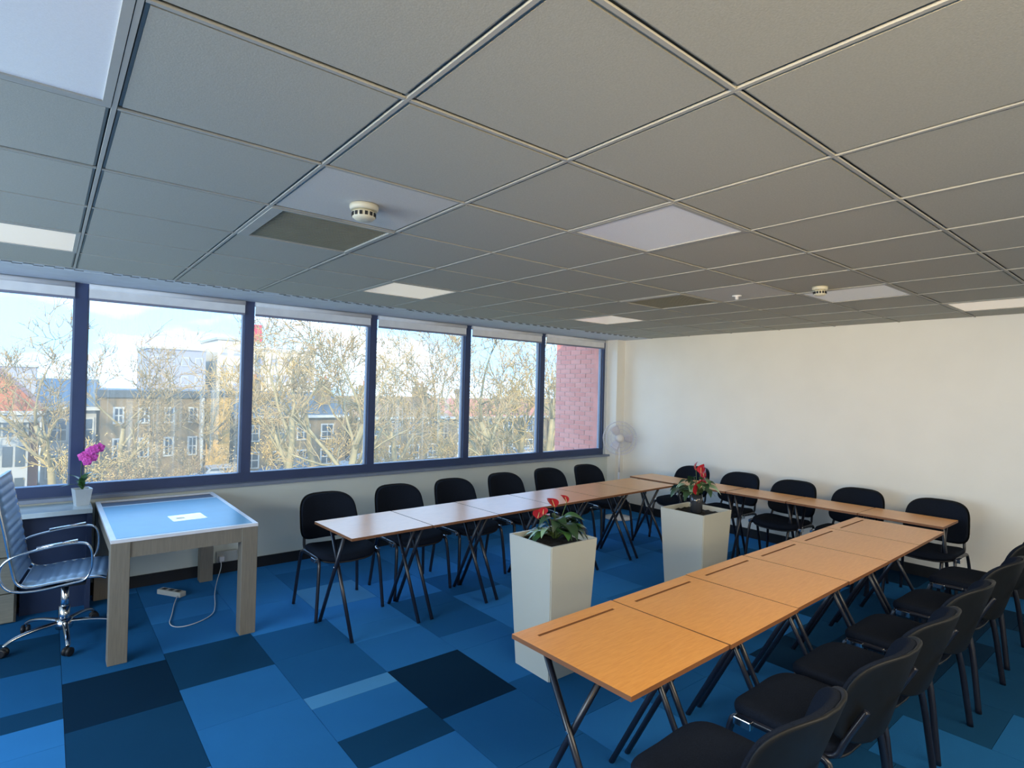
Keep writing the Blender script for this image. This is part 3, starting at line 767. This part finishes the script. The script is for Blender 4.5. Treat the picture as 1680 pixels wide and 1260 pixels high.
# ------------------------------------------------------------------ pedestal fan
t = thing('pedestal_fan', 'white pedestal fan with round wire cage in the corner behind the desks', 'fan', (5.32, 4.30, 0))
obj('base', B().lathe([(.19, 0), (.19, .015), (.05, .03), (.03, .06)], n=24), M['whiteplastic'], t)
obj('pole', B().tube([(0, 0, .04), (0, 0, .62)], .014, 12).tube([(0, 0, .60), (0, 0, .98)], .010, 12), M['whiteplastic'], t)
fz = 1.08; dirv = Vector((-.72, -.69, 0.02)).normalized(); q = dirv.to_track_quat('Z', 'Y').to_matrix().to_4x4()
MT = Matrix.Translation((0, 0, fz)) @ q
obj('motor', B().lathe([(.03, -.16), (.055, -.14), (.06, -.05), (.045, -.03)], n=18, mtx=MT), M['whiteplastic'], t)
obj('neck', B().tube([(0, 0, .95), (.05, .05, 1.02)], .014, 8), M['whiteplastic'], t)
b = B(); R0 = .225
for (r, z) in ((R0, 0), (R0*.80, .032), (R0*.55, .045), (R0*.80, -.04), (R0*.3, .05)):
    b.tube([MT @ Vector((r*math.cos(2*PI*k/32), r*math.sin(2*PI*k/32), z)) for k in range(32)], .006 if r == R0 else .003, 5, closed=True)
for k in range(48):
    a = 2*PI*k/48; c, s_ = math.cos(a), math.sin(a)
    b.tube([MT @ Vector((r*c, r*s_, z)) for r, z in ((.05, .05), (.13, .045), (R0*.85, .03), (R0, 0))], .0016, 3)
    if k % 2 == 0: b.tube([MT @ Vector((r*c, r*s_, z)) for r, z in ((.05, -.05), (.15, -.045), (R0, 0))], .0011, 3)
obj('wire_cage', b, M['fancage'], t)
obj('hub_cap', B().lathe([(.055, .045), (.055, .053), (.02, .058)], n=20, mtx=MT), M['whiteplastic'], t)
for k in range(3):
    b = B(); a0 = 2*PI*k/3; rows = []
    for i in range(7):
        r = .03+.14*i/6; rows.append([b.bm.verts.new(MT @ Vector((r*math.cos(a0+da), r*math.sin(a0+da), -.018+.036*(j/4)))) for j, da in enumerate([(.9-.25*abs(i-3)/3)*(q_-.5)*1.1 for q_ in (0, .25, .5, .75, 1)])])
    for A, C in zip(rows, rows[1:]):
        for k2 in range(4): f = b.bm.faces.new((A[k2], A[k2+1], C[k2+1], C[k2])); f.smooth = True
    o = obj('blade', b, M['fancage'], t); mo = o.modifiers.new('s', 'SOLIDIFY'); mo.thickness = .003

# ------------------------------------------------------------------ sockets and cables under the desk
t = thing('wall_socket', 'grey double socket box on the wall under the glass desk', 'socket', (.56, 4.83, .145))
obj('box', B().box(-.085, -.045, -.04, .085, 0, .055, bev=.004), M['socket'], t)
obj('plug', B().box(-.07, -.085, -.02, -.03, -.045, .02, bev=.004), M['whiteplastic'], t)
t = thing('extension_block', 'white multi-socket extension block on the carpet under the glass desk', 'power strip', (.085, 4.47, 0), -1.0)
obj('block', B().box(-.12, -.030, .0, .12, .030, .040, bev=.006), M['socket'], t)
b = B()
for k in range(3): b.box(-.09+k*.07, -.015, .039, -.05+k*.07, .015, .0415)
obj('outlets', b, M['black'], t)
o = obj('power_cable', B().tube(smooth([(.50, 4.765, .14), (.50, 4.70, .10), (.45, 4.62, .012), (.36, 4.30, .006), (.31, 4.02, .006), (.26, 3.84, .006), (.14, 3.74, .006), (.02, 3.72, .006), (-.03, 3.82, .006), (.02, 4.0, .006), (.06, 4.2, .006), (.11, 4.37, .012), (.125, 4.40, .02)], 3), .0035, 5), M['cable'])
tag(o, 'thin white cable looping over the carpet from the wall socket', 'cable')

# ------------------------------------------------------------------ outdoors
G = -4.6
struct('ground', B().box(-60, 5.3, G-.3, 140, 200, G), M['asphalt'])
tag(obj('grass_verge', B().box(-20, 14, G, 60, 32, G+.05), M['grass']), 'strip of winter grass below the bare trees outside', 'grass', kind='stuff')
# brick wing at the right end of the windows
t = thing('brick_wing', 'red brick wing of the building seen through the last window', 'brick wall', (5.72, 5.12, 0))
obj('core', B().box(.010, 0, -4.6, .9, .885, 3.2), M['mortar'], t)
bm_ = [B().box(-.0, .004, .004, .10, .211, .068, bev=0).mesh('brick', M[k]) for k in ('brick_red', 'brick_pink')]
half = [B().box(-.0, .004, .004, .10, .100, .068, bev=0).mesh('brick', M[k]) for k in ('brick_red', 'brick_pink')]
z = .45; r = 0
while z < 2.75:
    y = 0
    if r % 2: seq = [1, 2, 2, 2, 2-1]
    else: seq = [2, 2, 2, 2]
    seq = [1, 2, 2, 2, 1] if r % 2 else [2, 2, 2, 2]
    for q in seq:
        k = 0 if random.random() < .5 else 1
        obj('brick', (bm_ if q == 2 else half)[k], parent=t, loc=(random.uniform(-.003, .003), y, z)); y += .2215 if q == 2 else .1105
    z += .073; r += 1

def house(name, label, x0, x1, y, eave, ridge, depth, wallm, roofm, rows, parapet=False, winw=1.0, gable=False, extra=None):
    t = thing(name, label, 'building', ((x0+x1)/2, y, G)); cx = (x0+x1)/2
    w = (x1-x0)/2; ze = eave-G; zr = ridge-G
    obj('wall', B().box(-w, 0, 0, w, depth, ze), M[wallm], t)
    if parapet: obj('parapet', B().box(-w-.1, -.15, ze, w+.1, depth+.1, zr), M[roofm], t)
    else:
        b = B(); o_ = .3
        if gable:
            P = [(-w-o_, -o_, ze), (0, -o_, zr), (w+o_, -o_, ze), (-w-o_, depth, ze), (0, depth, zr), (w+o_, depth, ze)]
            V = [b.bm.verts.new(p) for p in P]
            for f in ((0, 1, 2), (3, 5, 4), (0, 3, 4, 1), (1, 4, 5, 2), (0, 2, 5, 3)): b.bm.faces.new([V[i] for i in f])
        else:
            P = [(-w-o_, -o_, ze), (w+o_, -o_, ze), (w+o_, depth/2, zr), (-w-o_, depth/2, zr), (-w-o_, depth+o_, ze), (w+o_, depth+o_, ze)]
            V = [b.bm.verts.new(p) for p in P]
            for f in ((0, 1, 2, 3), (3, 2, 5, 4), (0, 3, 4), (1, 5, 2), (0, 4, 5, 1)): b.bm.faces.new([V[i] for i in f])
        obj('roof', b, M[roofm], t)
        obj('eave_board', B().box(-w-o_, -o_-.05, ze-.18, w+o_, -o_+.05, ze+.02), M['winwhite'], t)
    for (z0, z1, xs_) in rows:
        for xc in xs_:
            f = obj('window', B().box(xc-cx-winw/2, -.06, z0-G, xc-cx+winw/2, .05, z1-G), M['winwhite'], t)
            b = B(); hw = winw/2-.10; m_ = (z0+z1)/2-G
            b.box(xc-cx-hw, -.09, z0-G+.1, xc-cx-.04, -.055, m_-.04).box(xc-cx+.04, -.09, z0-G+.1, xc-cx+hw, -.055, m_-.04)
            b.box(xc-cx-hw, -.09, m_+.04, xc-cx-.04, -.055, z1-G-.1).box(xc-cx+.04, -.09, m_+.04, xc-cx+hw, -.055, z1-G-.1)
            obj('pane', b, M['windark'], f)
    if extra: extra(t, w, ze, zr)
    return t
def chim(xs_):
    def f(t, w, ze, zr):
        for x in xs_:
            c = obj('chimney', B().box(x-.5, 1.6, ze, x+.5, 2.4, zr+.9), M['housebrown'], t)
            obj('chimney_pot', B().lathe([(.12, 0), (.10, .4)], c=(x-.2, 2, zr+.9), n=8).lathe([(.12, 0), (.10, .4)], c=(x+.2, 2, zr+.9), n=8), M['roofred'], c)
    return f
# red house with white bays, left
def bays(t, w, ze, zr):
    for xc in (-1.0, 1.0):
        bay = obj('bay_window', B().box(xc-.75, -.8, 0, xc+.75, 0, ze-.5), M['housewhite'], t)
        b = B()
        for z0 in (.6, 2.1, 3.55):
            for k in (-1, 0, 1): b.box(xc+k*.46-.17, -.86, z0, xc+k*.46+.17, -.79, z0+.95)
        obj('pane', b, M['windark'], bay)
    obj('cornice', B().box(-w-.1, -.95, ze-.5, w+.1, .05, ze-.22), M['housewhite'], t)
house('red_house', 'red brick terraced house with white bay windows at the far left outside', -5.2, -1.0, 36, .1, 2.6, 8, 'housered', 'roofred', [], gable=True, extra=bays)
house('blue_roofed_house', 'house with blue slate roof between the red house and brown block outside', -.9, 1.6, 41, .1, 1.75, 8, 'housewhite', 'slateblue', [(-1.9, -.5, [-.2, 1.0]), (-4.0, -2.6, [-.2, 1.0])])
def sunlit_side(t, w, ze, zr):
    obj('bright_end_wall', B().box(w-1.35, -.25, 0, w+.02, .0, ze), M['houseyellow'], t)  # sunlit side put into the wall colour
    obj('downpipe', B().tube([(w-1.6, -.3, 0), (w-1.6, -.3, ze)], .09, 8), M['winwhite'], t)
house('brown_block', 'long brown brick block with yellow end wall seen behind the second window', 1.75, 8.6, 40, .72, 1.15, 9, 'housebrown', 'slate', [(-.85, .15, [2.6, 3.9, 5.2, 6.5]), (-2.9, -1.7, [2.6, 3.9, 5.2, 6.5])], parapet=True, winw=.55, extra=sunlit_side)
house('slate_roofed_house', 'brown house with wide dark slate roof behind the third window', 9.6, 17.5, 42, -.55, 1.15, 8, 'housebrown', 'slate', [(-2.4, -1.2, [10.6, 12.4, 14.2, 16]), (-4.3, -3.1, [10.6, 12.4, 14.2, 16])], extra=chim([-2.5, 2.8]))
house('terrace_house', 'brown terraced house with tiled roof behind the fourth window', 18.2, 26, 41, -.7, .9, 8, 'housebrown', 'roofbrown', [(-2.2, -1.0, [19.4, 21.2, 23, 24.8]), (-4.2, -3.0, [19.4, 21.2, 23, 24.8])], extra=chim([-2.5, 2.5]))
house('terrace_house', 'brown terraced house with orange-tiled roof behind the fifth window', 26.2, 38, 41, -.75, .8, 8, 'housebrown', 'roofred', [(-2.3, -1.0, [27.9, 30.5, 33, 35.5]), (-4.3, -3.0, [27.9, 30.5, 33, 35.5])], extra=chim([-3, 3.2]), winw=1.2)
house('terrace_house', 'furthest brown terraced house behind the last window', 38.3, 52, 41, -.7, .9, 8, 'housebrown', 'roofbrown', [(-2.2, -1.0, [40, 43, 46, 49]), (-4.2, -3.0, [40, 43, 46, 49])], extra=chim([-3, 3]))
def tower(name, label, x0, x1, y, top, m, nx, nz, z0):
    t = thing(name, label, 'building', ((x0+x1)/2, y, G)); w = (x1-x0)/2
    obj('wall', B().box(-w, 0, 0, w, 12, top-G), M[m], t)
    obj('roof_slab', B().box(-w-.2, -.2, top-G, w+.2, 12, top-G+.35), M['housewhite'], t)
    for i in range(nx):
        for j in range(nz):
            xc = -w+(i+.5)*2*w/nx; zc = top-G-1.6-j*2.6
            f = obj('window', B().box(xc-.55*w/nx, -.08, zc-.6, xc+.55*w/nx, .05, zc+.6), M['winwhite'], t)
            obj('pane', B().box(xc-.45*w/nx, -.11, zc-.5, xc+.45*w/nx, -.06, zc+.5), M['towerlilac'], f)
    return t
t = tower('white_tower', 'tall pale apartment tower far behind the mullion of the second window', 18.3, 23.4, 90, 8.0, 'tower', 3, 3, 0)
obj('rooftop_box', B().box(2.2, -.3, 12.6, 3.4, 1, 15.2), M['signred'], t)['label'] = 'red rooftop box'
tower('apartment_slab', 'cream apartment slab far behind the third window', 24, 33.2, 92, 6.8, 'tower', 5, 3, 0)
tower('lilac_block', 'pale lilac office block far behind the second window', 9.6, 16.4, 88, 6.1, 'towerlilac', 4, 2, 0)
tower('distant_block', 'low distant block on the skyline left of the first mullion', -14, -2, 110, 3.4, 'towerlilac', 6, 1, 0)

# cars
def car(x, y, rz, m, label):
    t = thing('car', label, 'car', (x, y, G), rz, 'parked cars outside')
    b = B(); prof_ = [(-2.1, .35), (-2.15, .75), (-1.7, .92), (-1.1, 1.0), (-.7, 1.42), (.7, 1.45), (1.35, 1.0), (2.0, .9), (2.15, .6), (2.1, .35)]
    for s in (-.85, .85):
        V = [b.bm.verts.new((px, s*(.86 if pz > 1.1 else 1), pz)) for px, pz in prof_]
        if s < 0: A = V
    for i in range(len(prof_)):
        j = (i+1) % len(prof_); b.bm.faces.new((A[i], A[j], V[j], V[i]))
    b.bm.faces.new(A); b.bm.faces.new(V)
    obj('body', b, M[m], t)
    g = B()
    for s in (-1, 1): g.quad([(-.95, s*.80, 1.02), (1.1, s*.80, 1.02), (.62, s*.765, 1.38), (-.62, s*.765, 1.38)])
    g.quad([(-1.12, -.7, 1.03), (-1.12, .7, 1.03), (-.76, .65, 1.38), (-.76, -.65, 1.38)]); g.quad([(1.33, -.7, 1.03), (1.33, .7, 1.03), (.8, .65, 1.40), (.8, -.65, 1.40)])
    obj('car_glass', g, M['windark'], t)
    for wx_ in (-1.35, 1.35):
        for s in (-.8, .8): obj('wheel', B().tube([(wx_, s-.1, .32), (wx_, s+.1, .32)], .32, 14), M['black'], t)
car(12.2, 37.5, .05, 'carblue', 'blue car parked in front of the slate-roofed house')
car(7.3, 36, 0, 'carwhite', 'white car parked in front of the yellow end wall')
car(17.0, 37.5, 0, 'carwhite', 'white car parked right of the blue car')
car(30.5, 36, .0, 'carwhite', 'white car parked before the orange-roofed terrace')

# trees: one mesh for trunk and limbs, one for twigs
def tree_meshes(seed, h, spread, depth, twm, leaves=0):
    rnd = random.Random(seed); W_ = B(); tw = []; tips = []
    segs = []
    def grow(p, d, l, r, lev):
        pts = [p]; rr = [r]; n = 4 if lev < 2 else 3
        for i in range(n):
            d = (d+Vector((rnd.uniform(-1, 1), rnd.uniform(-1, 1), rnd.uniform(-.4, .7)))*(.16+.05*lev)).normalized()
            p = p+d*(l/n); pts.append(p); rr.append(r*(1-.5*(i+1)/n))
        segs.append((pts, rr, lev))
        if lev >= depth: tips.append(p); return
        k = rnd.choice((3, 4)) if lev else 5
        for q in range(k):
            i = rnd.randint(1 if lev else 2, n); a = rnd.uniform(0, 2*PI)
            side = d.cross(Vector((math.cos(a), math.sin(a), .2))).normalized()
            nd = (d*rnd.uniform(.5, 1.0)+side*rnd.uniform(.5, 1.0)*spread+Vector((0, 0, .12))).normalized()
            grow(pts[i], nd, l*rnd.uniform(.52, .78), rr[i]*.62, lev+1)
    grow(Vector((0, 0, 0)), Vector((0, 0, 1)), h*.42, h*.020, 0)
    A, T_ = B(), B()
    for pts, rr, lev in segs:
        if lev <= 2: A.tube(pts, rr, 6 if lev < 2 else 4)
        else: T_.tube(pts, [max(x, .014) for x in rr], 3)
    for p in tips:
        for k in range(leaves):
            c = p+Vector((rnd.gauss(0, .25), rnd.gauss(0, .25), rnd.gauss(0, .25))); u = Vector((rnd.uniform(-1, 1), rnd.uniform(-1, 1), rnd.uniform(-1, 1))).normalized()*.05
            v = u.orthogonal().normalized()*.03; T_.quad([c-u, c+v, c+u, c-v])
    return A.mesh('trunk', M['bark']), T_.mesh('twigs', M[twm])
TV = [tree_meshes(3, 9.5, .9, 5, 'twig'), tree_meshes(11, 9.5, .8, 5, 'twig'), tree_meshes(5, 9, 1.0, 5, 'twiggold'), tree_meshes(8, 4.5, 1.2, 4, 'twiggold', 2), tree_meshes(15, 3.6, 1.3, 4, 'twig', 4)]
def at_px(px, y):      # ground x where the view through column px of the photo meets distance y
    d = r2*((px-840)/F_PX)+fw; k = (y-CAM.y)/d.y; return CAM.x+d.x*k
def tree(px, y, v, sc, rz, label, name='bare_tree'):
    t = thing(name, label, 'tree', (at_px(px, y), y, G), rz, 'bare trees outside the windows' if name == 'bare_tree' else 'shrubs outside the windows')
    t.scale = (sc, sc, sc)
    obj('trunk', TV[v][0], parent=t); o = obj('twigs', TV[v][1], parent=t); o['kind'] = 'stuff'
tree(95, 34, 0, 1.05, .3, 'bare tree behind the first window, left of the first mullion')
tree(205, 33, 1, 1.0, 1.2, 'tall bare tree in the left half of the second window')
tree(345, 40, 0, .98, 2.0, 'bare tree near the right side of the second window')
tree(475, 26, 1, 1.20, 3.4, 'bare tree in the left half of the third window')
tree(575, 22, 0, 1.20, 4.4, 'thick-branched bare tree in the right half of the third window')
tree(655, 25, 2, 1.23, .6, 'golden bare tree in the left half of the fourth window')
tree(725, 30, 1, 1.30, 5.1, 'bare tree in the right half of the fourth window')
tree(822, 20, 0, 1.23, 5.9, 'bare tree with leaning trunk behind the fifth window')
tree(862, 26, 2, 1.26, 2.7, 'golden twiggy tree near the right of the fifth window')
tree(900, 22, 1, 1.20, 1.9, 'bare tree beside the brick wing in the last window')
tree(935, 34, 2, 1.30, .9, 'bare tree partly hidden behind the brick wing')
tree(520, 34, 2, 1.27, 2.2, 'pale golden bare tree behind the middle of the third window')
sh = [(110, 31, 3, 'small tree at the foot of the brown block left'), (215, 30, 4, 'brown shrub below the brown block, left of its middle'), (265, 31, 4, 'brown shrub below the middle of the brown block'),
      (320, 30, 4, 'brown shrub below the yellow end wall'), (375, 31, 4, 'brown shrub by the second mullion'), (440, 30, 3, 'golden shrub at the bottom left of the third window'),
      (600, 28, 3, 'golden shrub at the bottom right of the third window'), (640, 26, 3, 'golden shrub at the bottom left of the fourth window'), (690, 27, 3, 'golden shrub low in the middle of the fourth window'),
      (740, 28, 3, 'golden shrub at the bottom right of the fourth window'), (790, 29, 3, 'golden shrub low in the fifth window, left'), (850, 27, 3, 'golden shrub low in the fifth window, right'), (905, 26, 3, 'golden shrub low in the last window')]
for k, (px, y, v, l) in enumerate(sh): tree(px, y, v, random.uniform(.95, 1.25), k*1.3, l, 'shrub')
